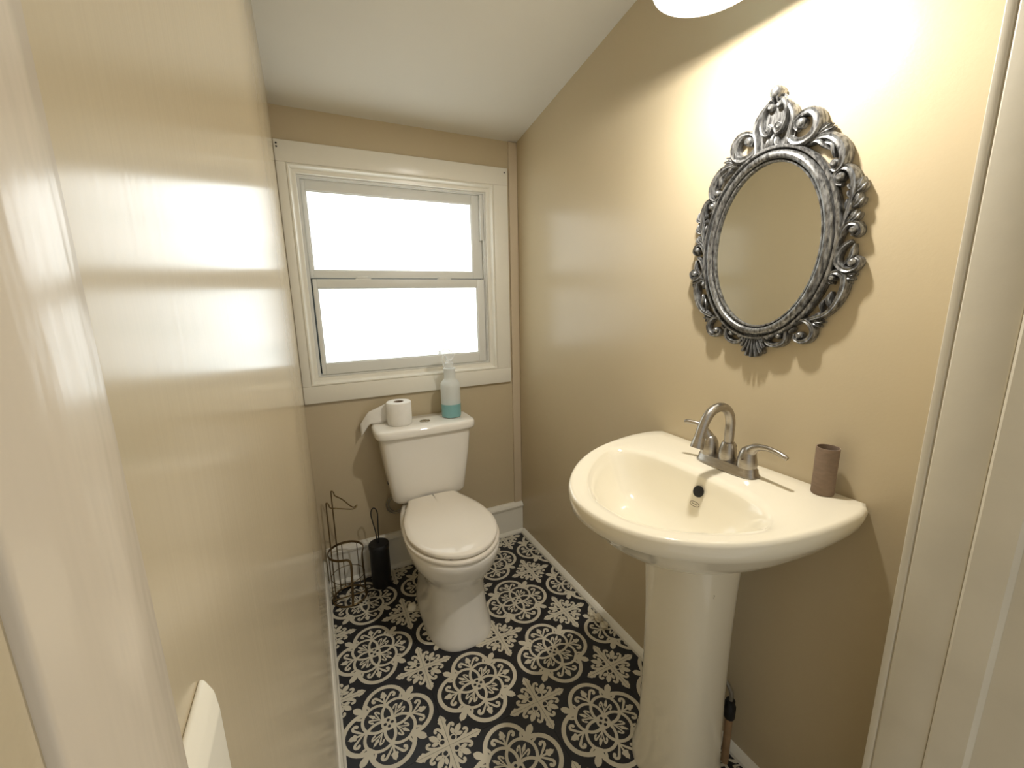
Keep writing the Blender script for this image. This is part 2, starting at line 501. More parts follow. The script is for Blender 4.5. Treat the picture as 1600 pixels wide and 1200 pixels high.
frame_pieces('track_frame', FX0, FX1, FZ0, FZ1, [(0, .012), (.006, .012), (.006, .020), (.010, .020), (.010, .07), (0, .07)], 'vinyl', W)
box('track_gap', (FX0 + .010, FX1 - .010, .066, .069, FZ0 + .01, FZ1 - .01), 'vinyl_gap', W)
def sash(name, x0, x1, z0, z1, y0, y1, gx0, gx1, gz0, gz1, pane):
    S = empty(name, ((x0 + x1) / 2, y1, z0), W)
    mk('stile', boxvf(x0, gx0, y0, y1, z0, z1), 'vinyl', S, bevel=.002)
    mk('stile', boxvf(gx1, x1, y0, y1, z0, z1), 'vinyl', S, bevel=.002)
    mk('rail', boxvf(gx0, gx1, y0, y1, gz1, z1), 'vinyl', S, bevel=.002)
    mk('rail', boxvf(gx0, gx1, y0, y1, z0, gz0), 'vinyl', S, bevel=.002)
    mk('pane', boxvf(gx0 - .003, gx1 + .003, y0 + .012, y0 + .016, gz0 - .003, gz1 + .003), pane, S)
    for (a, b_, c, d) in ((gx0, gx1, gz0, gz0 + .004), (gx0, gx1, gz1 - .004, gz1), (gx0, gx0 + .004, gz0 + .004, gz1 - .004), (gx1 - .004, gx1, gz0 + .004, gz1 - .004)):
        mk('glazing_bead', boxvf(a, b_, y0 + .005, y0 + .012, c, d), 'vinyl', S)
    return S
us = sash('upper_sash', FX0 + .011, FX1 - .011, 1.418, FZ1 - .008, .036, .064, -.950, -.229, 1.450, 1.768, 'pane_u')
ls = sash('lower_sash', FX0 + .016, FX1 - .014, FZ0 + .008, 1.414, .014, .035, -.944, -.221, 1.052, 1.378, 'pane_l')
for cxl in (-.755, -.385):
    mk('sash_latch', join(boxvf(cxl - .032, cxl + .032, .016, .034, 1.414, 1.419), boxvf(cxl - .026, cxl + .02, .018, .03, 1.419, 1.425)), 'vinyl', us if False else ls, bevel=.001)
box('jamb_liner', (FX0 + .0101, FX0 + .0108, .018, .064, 1.42, FZ1 - .011), 'vinyl', W)
box('jamb_liner', (FX1 - .024, FX1 - .0101, .016, .0355, 1.60, FZ1 - .011), 'vinyl', W, bevel=.001)
for (nx, nz) in ((-1.034, 1.915), (-.076, 1.909), (-1.034, 1.903)):
    v, f = lathe([(.0035, 0), (.0035, .0008)], n=10)
    mk('nail_hole', ([(nx + a, CY - .0002 - c, nz + b_) for a, b_, c in v], f), 'dark', W)

# --- door frame
Dr = empty('door_1', (-.19, -1.75, 0)); tag(Dr, kind='structure')
H = 2.12
JX = -.190
mk('casing', boxvf(JX, 0, -1.7135, YD, 0, H), 'jamb', Dr, bevel=.0015)
mk('casing', boxvf(JX + .003, 0, -1.7155, -1.7135, 0, H), 'jamb', Dr)
mk('jamb', boxvf(JX - .001, 0, -1.774, -1.7155, 0, H), 'jamb', Dr, bevel=.0025)
mk('stop', prism([(JX, -1.774), (JX - .004, -1.775), (JX - .006, -1.778), (JX - .006, -1.814), (JX, -1.819), (0, -1.819), (0, -1.774)], 'z', 0, H), 'jamb', Dr)
mk('jamb', boxvf(JX + .002, 0, -1.90, -1.819, 0, H), 'jamb', Dr)
mk('casing', boxvf(-1.145, -1.035, -1.903, -1.8665, 0, H), 'trim_brush', Dr, bevel=.0015)
mk('jamb', boxvf(-1.145, -1.0365, -2.05, -1.903, 0, H), 'wall', Dr)
mk('head', boxvf(-1.145, 0, -1.80, YD, H, H + .04), 'trim', Dr)
w = mk('wall_front', boxvf(XL, 0, -1.79, -1.705, H + .04, 2.36), 'wall'); tag(w, kind='structure')

# ================================================================== PEDESTAL SINK
SK = empty('pedestal_sink', (-.25, -1.30, 0))
tag(SK, 'off-white porcelain pedestal sink against the right wall below the mirror', 'sink')
BC = (-.315, -1.298)         # bowl centre
NS = 96
def D_outline(t):
    """outer rim radius as a point for angle t about the bowl centre (t=0 towards +x wall)."""
    # super-ellipse in front, straight wall edge behind
    pts = OUT
    c, s = math.cos(t), math.sin(t)
    best = None
    for i in range(len(pts)):
        x1, y1 = pts[i][0] - BC[0], pts[i][1] - BC[1]
        x2, y2 = pts[(i + 1) % len(pts)][0] - BC[0], pts[(i + 1) % len(pts)][1] - BC[1]
        den = c * (y2 - y1) - s * (x2 - x1)
        if abs(den) < 1e-9: continue
        rr = (x1 * (y2 - y1) - y1 * (x2 - x1)) / den
        uu = (x1 * s - y1 * c) / den
        if rr > 0 and -1e-6 <= uu <= 1 + 1e-6:
            if best is None or rr < best: best = rr
    return best
ctrl = [(-.003, -1.02), (-.05, -1.003), (-.16, -1.006), (-.28, -1.035), (-.38, -1.09), (-.46, -1.165), (-.505, -1.24), (-.518, -1.31),
        (-.508, -1.385), (-.468, -1.46), (-.395, -1.525), (-.29, -1.572), (-.16, -1.594), (-.05, -1.594), (-.003, -1.578)]
OUT = crom(ctrl, 6)
ANG = [2 * PI * i / NS for i in range(NS)]
# snap angles so the two wall corners are vertices
for cpt in ((-.003, -1.02), (-.003, -1.578)):
    a = math.atan2(cpt[1] - BC[1], cpt[0] - BC[0]) % (2 * PI)
    k = min(range(NS), key=lambda i: abs(ANG[i] - a)); ANG[k] = a
RO = [D_outline(t) for t in ANG]
def ring_o(scale, z, dz=None, cx=0.0, off=0.0):
    out = []
    for t, r in zip(ANG, RO):
        rr = r * scale + off
        out.append((BC[0] + rr * math.cos(t) + cx, BC[1] + rr * math.sin(t), z))
    return out
# bowl opening: ellipse-like, flat towards the tap deck
def bowl_r(t):
    c, s = math.cos(t), math.sin(t)
    ax = .152 if c < 0 else .138
    e = 2.1 if c < 0 else 3.2
    return (abs(c / ax) ** e + abs(s / .232) ** e) ** (-1 / e)
RB = [min(bowl_r(t), ro - .05) for t, ro in zip(ANG, RO)]
RIMZ = .893
def rim_z(x):                       # the front edge dips a little
    return RIMZ - .010 * max(0, min(1, (-x - .12) / .4))
def ring_b(scale, z, shift=(0, 0), flat=True, blend=0.0):
    out = []
    for t, rb, ro in zip(ANG, RB, RO):
        rr = (rb * (1 - blend) + ro * blend) * scale
        x, y = BC[0] + rr * math.cos(t) + shift[0], BC[1] + rr * math.sin(t) + shift[1]
        out.append((x, y, z))
    return out
rings = []
sh = (.02, 0)
for sc, z in ((.10, .752), (.25, .754), (.42, .760), (.58, .772), (.72, .792), (.84, .822), (.93, .853), (.98, .872)):
    rings.append(ring_b(sc, z, (sh[0] * (1 - sc), 0)))
def zrim(r, dz): return [(x, y, rim_z(x) + dz) for x, y, z in r]
rings.append(zrim(ring_b(1.0, 0), -.013))
rings.append(zrim(ring_b(1.025, 0), -.006))
rings.append(zrim(ring_b(1.0, 0, blend=.16), -.003))
rings.append(zrim(ring_b(1.0, 0, blend=.45), -.0015))
rings.append(zrim(ring_b(1.0, 0, blend=.75), 0.0))
rings.append(zrim(ring_o(.97, 0), 0.0))
rings.append(zrim(ring_o(.988, 0), -.002))
rings.append(zrim(ring_o(1.0, 0), -.010))
rings.append(zrim(ring_o(1.0, 0), -.020))
rings.append(zrim(ring_o(.985, 0), -.038))
def under(scale, z, k):
    out = []
    for t, r in zip(ANG, RO):
        x, y = BC[0] + r * math.cos(t), BC[1] + r * math.sin(t)
        cx, cy = -.20, -1.30
        sx = scale if x < cx else min(1.0, scale + .35 * k)
        out.append((cx + (x - cx) * sx, cy + (y - cy) * scale, z))
    return out
rings += [under(.945, .836, 1), under(.88, .811, 1), under(.79, .784, 1), under(.68, .758, .9), under(.56, .737, .8), under(.45, .723, .7), under(.2, .716, .3)]
basin = mk('basin', loft(rings), 'sinkporc', SK, smooth=75)
# pedestal column
def ped_ring(z, hw, xf_, xb, e=2.5):
    out = []
    for i in range(40):
        t = 2 * PI * i / 40
        c, s = math.cos(t), math.sin(t)
        cx = -.165
        ax = (cx - xf_) if c < 0 else (xb - cx)
        out.append((cx + ax * math.copysign(abs(c) ** (2 / e), c), -1.302 + hw * math.copysign(abs(s) ** (2 / e), s), z))
    return out
mk('pedestal', loft([ped_ring(0, .122, -.285, -.09), ped_ring(.03, .121, -.284, -.09), ped_ring(.10, .108, -.270, -.09), ped_ring(.3, .104, -.266, -.09),
                     ped_ring(.5, .106, -.268, -.09), ped_ring(.64, .112, -.276, -.09), ped_ring(.732, .119, -.286, -.09)]), 'sinkporc', SK, smooth=75)
v, f = lathe([(.014, 0), (.014, .002), (.010, .0025)], n=20)
def place_on(vf, c, nrm):
    n_ = Vector(nrm).normalized(); q = Vector((0, 0, 1)).rotation_difference(n_).to_matrix()
    return [tuple(Vector(c) + q @ Vector(p)) for p in vf[0]], vf[1]
mk('overflow_hole', place_on((v, f), (-.1905, -1.322, .852), (-1, 0, .45)), 'dark', SK, smooth=True)
# small oval maker's emblem outline under the overflow
el = [( .013 * math.cos(2 * PI * i / 24), .0055 * math.sin(2 * PI * i / 24), 0) for i in range(24)]
def wall_map(p, c):                 # emblem plane on the back slope of the bowl
    n_ = Vector((-1, 0, .55)).normalized(); ey = Vector((0, -1, 0)); ez = ey.cross(n_) * -1
    return tuple(Vector(c) + ey * p[0] + ez * p[1] + n_ * p[2])
mk('emblem', join(tube([wall_map(p, (-.2065, -1.326, .825)) for p in el], .0007, 5, closed=True),
                  tube([wall_map((a, 0, 0), (-.2065, -1.326, .825)) for a in (-.008, 0, .008)], .0008, 5)), 'grime', SK)
mk('drain', lathe([(.022, .0), (.022, .003), (.017, .004), (.015, .002), (.004, .002)], (-.295, -1.298, .752), 24), 'chrome', SK, smooth=True)
mk('drain_pipe', join(lathe([(.022, 0), (.022, .03)], (-.13, -1.372, .662), 16), lathe([(.016, 0), (.016, .05)], (-.13, -1.372, .64), 16)), 'black', SK, smooth=True)
# pencil-like print on the pedestal
for k, (dz, dy) in enumerate(((0, 0), (.006, .003), (-.006, .001))):
    mk('stamp', tube([(-.2175, -1.4080 + dy + .0015 * q, .632 + dz + .003 * (q % 2)) for q in range(5)], .0006, 4), 'grime', SK)

# faucet ------------------------------------------------------------
FC = Vector((-.088, -1.316, .8925))
FA = empty('faucet', tuple(FC))
tag(FA, 'brushed nickel two-lever faucet with arched spout on the sink deck', 'faucet')
def stad(hw, hl, z, n=40):
    out = []
    for i in range(n):
        t = 2 * PI * i / n; c, s = math.cos(t), math.sin(t)
        e = 3.0
        out.append((FC.x + hw * math.copysign(abs(c) ** (2 / e), c), FC.y + hl * math.copysign(abs(s) ** (2 / e), s), FC.z + z))
    return out
mk('base_plate', loft([stad(.029, .082, 0), stad(.029, .082, .004), stad(.026, .079, .007), stad(.024, .077, .018), stad(.021, .074, .022)]), 'nickel', FA, smooth=50)
mk('spout_collar', lathe([(.021, .022), (.022, .030), (.020, .048), (.0155, .064), (.0145, .066)], tuple(FC), 28), 'nickel', FA, smooth=50)
sp = [(0, .062), (0, .098), (0, .118), (-.006, .138), (-.022, .155), (-.046, .1615), (-.070, .155), (-.088, .138), (-.100, .115), (-.108, .092)]
mk('spout', stube([(FC.x + a, FC.y, FC.z + b_) for a, b_ in sp], .0112, 18, 5), 'nickel', FA, smooth=80)
mk('aerator', place_on(lathe([(.0112, 0), (.0125, .003), (.0150, .022), (.0150, .026), (.012, .026)], n=24), (FC.x - .106, FC.y, FC.z + .096), (-.30, 0, -1)), 'nickel', FA, smooth=50)
for s in (-1, 1):
    hc = (FC.x, FC.y + s * .052, FC.z + .020)
    lv = empty('lever_handle', hc, FA)
    mk('lever_body', lathe([(.022, 0), (.0225, .006), (.0212, .020), (.0185, .034), (.0135, .045), (.006, .051)], hc, 28), 'nickel', lv, smooth=60)
    st = [(0, .002, .026, .0175), (0, .007, .043, .0135), (-.001, .021, .055, .0092), (-.002, .043, .0605, .0066), (-.004, .066, .060, .0058), (-.005, .086, .055, .0062), (-.0055, .093, .0525, .005)]
    if s > 0:   # far lever is raised
        st = [(0, .000, .026, .0175), (-.002, .006, .045, .0138), (-.006, .015, .060, .0095), (-.012, .028, .072, .0068), (-.018, .042, .075, .006), (-.024, .056, .075, .006), (-.026, .062, .073, .005)]
    mk('lever_arm', stube([(hc[0] + a, hc[1] + s * b_, hc[2] + c, r) for a, b_, c, r in st], None, 14, 6), 'nickel', lv, smooth=80)
mk('temperature_dot', place_on(lathe([(.002, 0), (.002, .0008)], n=10), (FC.x - .0235, FC.y - .055, FC.z + .044), (-1, -.3, .2)), 'grime', FA)
mk('lift_rod', join(tube([(FC.x + .024, FC.y, FC.z + .02), (FC.x + .024, FC.y, FC.z + .05)], .0025, 8),
                    lathe([(.001, .046), (.005, .049), (.0055, .053), (.003, .057)], (FC.x + .024, FC.y, FC.z), 12)), 'nickel', FA, smooth=True)

# cardboard tube ------------------------------------------------------
tb = mk('paper_roll_tube', lathe([(.0205, 0), (.0212, .002), (.0208, .05), (.0213, .104), (.0197, .104), (.0192, .05), (.0192, .001)], (-.036, -1.508, .8935), 32, False, False), 'cardboard', smooth=40)
tag(tb, 'empty brown cardboard toilet paper tube standing on the sink corner', 'cardboard tube')

# water supply under sink --------------------------------------------
SV = empty('supply_valve', (-.05, -1.365, 0))
tag(SV, 'stained supply pipe with dark shutoff valve and hose behind the sink pedestal', 'valve')
mk('supply_pipe', tube([(-.05, -1.365, 0), (-.05, -1.365, .165)], .010, 14), 'pipe', SV, smooth=True)
mk('valve_body', join(lathe([(.013, .155), (.015, .160), (.015, .195), (.012, .20), (.012, .212)], (-.05, -1.365, 0), 16),
                      place_on(lathe([(.010, 0), (.010, .03), (.016, .03), (.016, .042), (.008, .046)], n=14), (-.05, -1.36, .192), (-.5, 1, 0))), 'black', SV, smooth=40)
mk('supply_hose', stube([(-.05, -1.365, .208), (-.05, -1.365, .235), (-.055, -1.352, .262), (-.060, -1.33, .285), (-.064, -1.32, .34), (-.064, -1.32, .5), (-.064, -1.318, .70)], .0055, 10), 'hose', SV, smooth=True)

# ================================================================== MIRROR
MC = (-1.306, 1.426)
MR = empty('wall_mirror', (0, MC[0], MC[1] - .26))
tag(MR, 'oval mirror in a carved antique silver scroll frame on the right wall', 'mirror')
def W3(u, v_, d): return (-d, MC[0] - u, MC[1] + v_)      # u right, v up, d out of the wall
def oval_ring(a, b_, d, n=72): return [W3(a * math.cos(2 * PI * i / n), b_ * math.sin(2 * PI * i / n), d) for i in range(n)]
def oval_loft(prof): return loft([oval_ring(.126 + k, .182 + k, d) for k, d in prof], False, False)
g = mk('mirror_glass', loft([oval_ring(.130, .186, .008), oval_ring(.130, .186, .014)]), 'mirror', MR)
mk('oval_frame', oval_loft([(.036, .002), (.036, .020), (.033, .024), (.029, .024), (.0265, .0150), (.024, .0205), (.018, .028), (.012, .0285), (.008, .025), (.0065, .0155), (.004, .0210), (.001, .0205), (0, .015), (0, .009)]), 'silver', MR, smooth=50)
def relief(ctrl, w0, d0=.004, dh=.016, n=10, sub=6, base=.004):
    """carved strand: flattened half-round section standing on depth base. ctrl (u, v, width)."""
    q = crom([(a[0], a[1], a[2] if len(a) > 2 else w0) for a in ctrl], sub); rings = []
    m = len(q)
    for i in range(m):
        a = q[max(i - 1, 0)]; c = q[min(i + 1, m - 1)]
        dx, dy = c[0] - a[0], c[1] - a[1]; L = math.hypot(dx, dy) or 1
        nx, ny = -dy / L, dx / L; h = max(q[i][2], .0004) / 2
        hh = dh * min(1.0, .55 + .45 * q[i][2] / w0)
        # section: back edge, side wall, rounded top with a shallow channel
        sec = [(-1, 0), (-1, .45), (-.82, .78), (-.5, 1.0), (0, .90), (.5, 1.0), (.82, .78), (1, .45), (1, 0)]
        rings.append([W3(q[i][0] + nx * h * s, q[i][1] + ny * h * s, base + hh * k) for s, k in sec])
    return loft(rings, True, True, True)
def dome(u, v_, r, d0=.004, h=.02, n=14):
    return loft([[W3(u + r * k * math.cos(2 * PI * i / n), v_ + r * k * math.sin(2 * PI * i / n), d) for i in range(n)] for k, d in ((1, d0), (1, d0 + h * .6), (.85, d0 + h * .85), (.45, d0 + h), (.05, d0 + h * .98))])
def leafc(b_, t, w_, dh=.016, curl=0.0):
    mu, mv = (b_[0] + t[0]) / 2, (b_[1] + t[1]) / 2
    dx, dy = t[0] - b_[0], t[1] - b_[1]
    mu += -dy * curl; mv += dx * curl
    return relief([(b_[0], b_[1], w_ * .35), ((b_[0] + mu) / 2, (b_[1] + mv) / 2, w_ * .8), (mu, mv, w_), ((t[0] + mu) / 2, (t[1] + mv) / 2, w_ * .9), (t[0], t[1], w_ * .3)], w_, dh=dh, sub=3)
U0 = .006
def sh_(L): return [((p[0] - U0),) + tuple(p[1:]) for p in L]
ORN = []
def scroll(L, w0, eye=None, er=.008, dh=.017): 
    ORN.append(('scroll', relief(sh_(L), w0, dh=dh)))
    if eye: ORN.append(('scroll_eye', dome(eye[0] - U0, eye[1], er)))
def leaf(b_, t, w_, curl=0.0, dh=.016): ORN.append(('leaf', leafc((b_[0] - U0, b_[1]), (t[0] - U0, t[1]), w_, dh, curl)))
# crest
scroll([(.024, .307, .010), (.042, .285, .014), (.049, .262, .014), (.044, .239, .012), (.039, .208, .014)], .014, dh=.020)
scroll([(.016, .312, .006), (.026, .302, .009), (.033, .284, .010), (.033, .265, .011), (.027, .248, .010), (.016, .243, .009), (.010, .254, .008), (.017, .263, .006)], .010, (.0185, .254), .0065, .022)
ORN.append(('scroll_eye', dome(.010, .299, .0085)))
leaf((.024, .208), (.014, .238), .013, .1, .018)
# big C scroll beside the crest
scroll([(.040, .229, .010), (.054, .212, .017), (.074, .207, .020), (.091, .214, .021), (.100, .231, .023), (.097, .249, .022), (.084, .262, .019), (.068, .263, .014), (.054, .256, .010), (.050, .244, .008), (.058, .233, .006)], .020, (.065, .245), .0105, .022)
for t in ((.114, .230), (.124, .226), (.131, .217), (.130, .208)): leaf((.092, .204), t, .010, .08)
# S scroll at the shoulder
scroll([(.100, .204, .008), (.116, .203, .014), (.131, .197, .018), (.147, .181, .021), (.156, .160, .021), (.155, .142, .018), (.145, .132, .013), (.135, .137, .008)], .018, (.140, .146), .0085, .021)
leaf((.066, .199), (.127, .176), .014, .22)
leaf((.108, .199), (.137, .157), .013, .22)
# upper side scroll and leafy spray
scroll([(.158, .102, .008), (.148, .107, .010), (.143, .122, .011), (.153, .133, .013), (.167, .130, .016), (.177, .115, .017), (.181, .095, .015), (.179, .071, .012), (.175, .048, .011), (.169, .025, .010), (.165, .002, .012)], .014, (.154, .117), .0095, .019)
for b_, t in (((.180, .082), (.193, .109)), ((.182, .082), (.200, .097)), ((.181, .055), (.191, .082)), ((.182, .055), (.199, .071)), ((.175, .028), (.190, .049)), ((.178, .028), (.197, .044))):
    leaf(b_, t, .0135, -.1, .018)
for b_, t in (((.179, .088), (.167, .102)), ((.179, .073), (.168, .089)), ((.176, .045), (.169, .074))):
    leaf(b_, t, .008, .1, .013)
# small scroll, then the hook scroll
scroll([(.163, -.006, .010), (.171, .015, .013), (.181, .025, .013), (.194, .022, .013), (.201, .009, .011), (.195, .001, .008), (.186, .004, .006)], .013, (.190, .012), .008, .018)
scroll([(.188, -.008, .008), (.173, -.020, .012), (.166, -.042, .015), (.175, -.058, .016), (.189, -.065, .014), (.203, -.059, .012), (.207, -.047, .010), (.199, -.040, .007)], .014, (.195, -.050), .009, .019)
leaf((.178, -.055), (.194, -.014), .012, -.14)
# lower side: curling stem with leaves
scroll([(.166, -.089, .006), (.157, -.086, .009), (.154, -.077, .010), (.161, -.069, .012), (.173, -.069, .014), (.184, -.079, .016), (.186, -.095, .017), (.182, -.115, .016), (.172, -.137, .014), (.157, -.153, .012), (.136, -.162, .011), (.112, -.168, .008)], .014, (.163, -.079), .007, .019)
leaf((.164, -.140), (.164, -.106), .013, .12)
leaf((.150, -.150), (.155, -.118), .009, .14)
leaf((.128, -.161), (.150, -.148), .010, -.1)
for t in ((.204, -.072), (.202, -.083), (.196, -.092)): leaf((.184, -.076), t, .010)
for t in ((.156, -.161), (.159, -.170), (.152, -.180), (.144, -.186)): leaf((.130, -.169), t, .009, .05)
scroll([(.098, -.176, .008), (.116, -.167, .011), (.131, -.175, .013), (.138, -.192, .014), (.131, -.208, .014), (.116, -.214, .012), (.102, -.209, .009), (.100, -.198, .007)], .013, (.112, -.200), .008, .018)
leaf((.086, -.199), (.099, -.184), .010)
# swag and beads beside the shell
scroll([(.076, -.190, .008), (.083, -.200, .012), (.079, -.217, .013), (.061, -.227, .013), (.043, -.224, .011), (.030, -.208, .008)], .012, (.067, -.205), .007, .018)
ORN.append(('scroll_eye', dome(.036, -.210, .0065)))
for nm, vf in ORN:
    a = mk(nm, vf, 'silver', MR, smooth=45)
    # mirrored twin: the same carving on the other side of the axis
    b_ = a.copy(); COL.objects.link(b_)
    b_.parent = MR
    b_.location = (a.location.x, -a.location.y, a.location.z)
    b_.scale = (1, -1, 1)
# centre pieces on the axis
mk('crest_plate', loft([[W3(u, v_, d) for u, v_ in [(.040, .19), (.046, .235), (.046, .275), (.028, .305), (.012, .322), (0, .332), (-.012, .322), (-.028, .305), (-.046, .275), (-.046, .235), (-.040, .19), (0, .205)]] for d in (.003, .012)]), 'silver', MR)
mk('finial', dome(0, .327, .013, .004, .026), 'silver', MR, smooth=60)
for s in (-1, 1):
    mk('leaf', leafc((s * .004, .306), (s * .014, .327), .010, .022, s * .15), 'silver', MR, smooth=45)
mk('leaf', leafc((0, .206), (0, .243), .012, .018), 'silver', MR, smooth=45)
for k in range(-4, 5):
    a = k * math.radians(13.5)
    L = .058 - .0016 * k * k
    mk('shell_rib', relief([(math.sin(a) * .012 + k * .0012, -.200, .004), (math.sin(a) * .030, -.200 - math.cos(a) * L * .55, .0075), (math.sin(a) * L * 1.0, -.200 - math.cos(a) * L, .0095), (math.sin(a) * (L + .002), -.2005 - math.cos(a) * (L + .002), .005)], .0085, dh=.02, sub=3), 'silver', MR, smooth=45)

# ================================================================== WALL LAMP
LC = (-.240, -1.300, 1.904)
LP = empty('wall_lamp', (0, LC[1], LC[2]))
tag(LP, 'white bell-shaped glowing wall lamp above the oval mirror', 'lamp')
shp = [(.104, 0), (.103, .022), (.096, .055), (.080, .088), (.056, .110), (.032, .122), (.022, .128)]
inn = [(.020, .124), (.030, .118), (.053, .106), (.076, .085), (.092, .053), (.099, .021), (.1005, .001)]
mk('lamp_shade', lathe(shp + inn, LC, 48, False, False), 'shade', LP, smooth=70)
bulb = mk('bulb', lathe([(.003, -.017), (.014, -.0145), (.023, -.008), (.029, .003)], LC, 28, True, False), 'bulb', LP, smooth=80)
mk('bulb_base', lathe([(.029, .0032), (.0285, .012), (.024, .032), (.014, .052), (.012, .092)], LC, 28), 'shade_solid', LP, smooth=80)
mk('lamp_socket', lathe([(.016, .090), (.018, .095), (.018, .128), (.024, .130), (.024, .15), (.012, .158)], LC, 24), 'nickel', LP, smooth=50)
mk('lamp_arm', stube([(LC[0], LC[1], LC[2] + .15), (LC[0] + .01, LC[1], LC[2] + .185), (LC[0] + .08, LC[1], LC[2] + .205), (LC[0] + .19, LC[1], LC[2] + .19), (-.012, LC[1], LC[2] + .17)], .008, 14), 'nickel', LP, smooth=True)
mk('backplate', place_on(lathe([(.055, 0), (.055, .006), (.045, .014), (.012, .018)], n=36), (0, LC[1], LC[2] + .17), (-1, 0, 0)), 'nickel', LP, smooth=50)

# ================================================================== TOILET
TCX = -.562
TO = empty('toilet', (TCX, -.35, 0))
tag(TO, 'white porcelain toilet with closed lid under the window', 'toilet')
def trg(z, hw, front, back, e=2.2, yc=-.47): return sring(TCX, yc, z, hw, yc - front, back - yc, 56, e)
mk('bowl', loft([trg(0, .132, -.655, -.13, 2.6), trg(.012, .133, -.656, -.13, 2.6), trg(.03, .127, -.650, -.13, 2.6), trg(.10, .116, -.636, -.13, 2.5), trg(.19, .112, -.628, -.13, 2.4),
                 trg(.235, .116, -.632, -.12, 2.3), trg(.262, .130, -.646, -.10, 2.2), trg(.290, .150, -.668, -.06, 2.2), trg(.325, .168, -.690, -.04, 2.2), trg(.360, .178, -.703, -.03, 2.2),
                 trg(.383, .181, -.708, -.03, 2.2), trg(.393, .178, -.704, -.03, 2.2), trg(.397, .168, -.695, -.035, 2.2), trg(.397, .05, -.55, -.40, 2.2)]), 'porcelain', TO, smooth=75)
def lid_outline(k=0.0, n=20):
    side = crom([(-.198, .112), (-.235, .121), (-.30, .147), (-.38, .170), (-.47, .179)], 4)
    pts = [(TCX + hw - k, y - (k if i == 0 else 0)) for i, (y, hw) in enumerate(side)]
    fr = []
    for i in range(1, n):
        t = PI / 2 * i / n
        fr.append((TCX + (.179 - k) * math.cos(t), -.47 - (.236 - k) * math.sin(t)))
    R_ = pts + fr
    L_ = [(2 * TCX - x, y) for x, y in R_][::-1]
    return R_ + [(TCX, -.47 - (.236 - k))] + L_
def lid_ring(k, z): return [(x, y, z) for x, y in lid_outline(k)]
mk('seat', loft([lid_ring(.004, .399), lid_ring(-.006, .401), lid_ring(-.008, .410), lid_ring(-.004, .4145), lid_ring(.004, .4155)]), 'seat', TO, smooth=60)
mk('lid', loft([lid_ring(.006, .4205), lid_ring(.001, .4225), lid_ring(.0, .432), lid_ring(.003, .4360), lid_ring(.02, .4392), lid_ring(.06, .442), lid_ring(.11, .443)]), 'seat', TO, smooth=60)
for s in (-1, 1):
    mk('hinge', tube([(TCX + s * .075 - .02, -.190, .418), (TCX + s * .075 + .02, -.190, .418)], .012, 14), 'seat', TO, smooth=50)
    mk('lid_bumper', boxvf(TCX + s * .05 - .02, TCX + s * .05 + .02, -.680, -.668, .4155, .4207), 'dark', TO)
def tank_ring(z, hw, y0, y1, e=5.5):
    yc = (y0 + y1) / 2
    return sring(TCX, yc, z, hw, (y1 - y0) / 2, (y1 - y0) / 2, 64, e)
mk('tank', loft([tank_ring(.412, .140, -.170, -.05), tank_ring(.416, .160, -.182, -.042), tank_ring(.432, .171, -.190, -.036), tank_ring(.50, .180, -.196, -.032), tank_ring(.62, .197, -.206, -.027), tank_ring(.737, .208, -.212, -.022)]), 'porcelain', TO, smooth=75)
mk('tank_lid', loft([tank_ring(.733, .205, -.210, -.02), tank_ring(.735, .224, -.226, -.014), tank_ring(.742, .227, -.229, -.012), tank_ring(.762, .227, -.229, -.012), tank_ring(.770, .223, -.225, -.015), tank_ring(.7735, .214, -.217, -.021), tank_ring(.774, .10, -.16, -.08)]), 'porcelain', TO, smooth=75)
bt = mk('flush_button', lathe([(.024, 0), (.024, .003), (.020, .004), (.019, .002), (.018, .003), (.002, .0035)], (TCX + .002, -.135, .774), 32), 'chrome', TO, smooth=40)
mk('button_seam', boxvf(TCX + .001, TCX + .003, -.152, -.118, .7755, .7778), 'dark', TO)
mk('overflow_slot', boxvf(TCX - .183, TCX - .176, -.13, -.11, .50, .512), 'dark', TO)
# supply hose loop on the wall behind
lp = [(-.700 + .036 * math.cos(t), -.016 - .004 * (t / PI), .345 + .038 * math.sin(t)) for t in [PI * .5 + 2 * PI * i / 28 for i in range(29)]]
lp = lp + [(-.690, -.030, .40), (-.680, -.06, .414)]
mk('supply_hose', join(tube(lp, .0042, 8), tube([(p[0] * 1.0 + (p[0] + .70) * .25, p[1] - .001, p[2] + (p[2] - .345) * .25) for p in lp[:29]], .003, 8)), 'hose', TO, smooth=True)

# toilet paper roll -------------------------------------------------------
RC = (-.667, -.112, .7742)
RL = empty('toilet_paper_roll', RC)
tag(RL, 'white toilet paper roll with a loose sheet on the tank lid', 'toilet paper')
mk('roll', lathe([(.051, 0), (.054, .003), (.0545, .05), (.054, .100), (.051, .103), (.023, .103), (.0215, .101), (.0215, .004)], RC, 40, True, True), 'paper', RL, smooth=50)
mk('core', lathe([(.0212, .002), (.0212, .1022), (.0195, .1022), (.0195, .004)], RC, 28, False, True), 'cardboard', RL, smooth=50)
gv = []; NU, NV = 16, 6
for i in range(NU + 1):
    s = i / NU
    for j in range(NV + 1):
        h = j / NV
        x = RC[0] - .03 - .135 * s
        y = RC[1] + .0455 + .018 * s - .012 * math.sin(s * 3.0 + h) 
        z = RC[2] + .001 + .100 * h * (1 - .62 * s) - .0 * s
        if x < TCX - .232: z -= (TCX - .232 - x) * 1.5 * (1 - .3 * h)
        gv.append((x, min(y, -.008), z))
gf = [(i * (NV + 1) + j, (i + 1) * (NV + 1) + j, (i + 1) * (NV + 1) + j + 1, i * (NV + 1) + j + 1) for i in range(NU) for j in range(NV)]
so = mk('loose_sheet', (gv, gf), 'paper', RL, smooth=True)
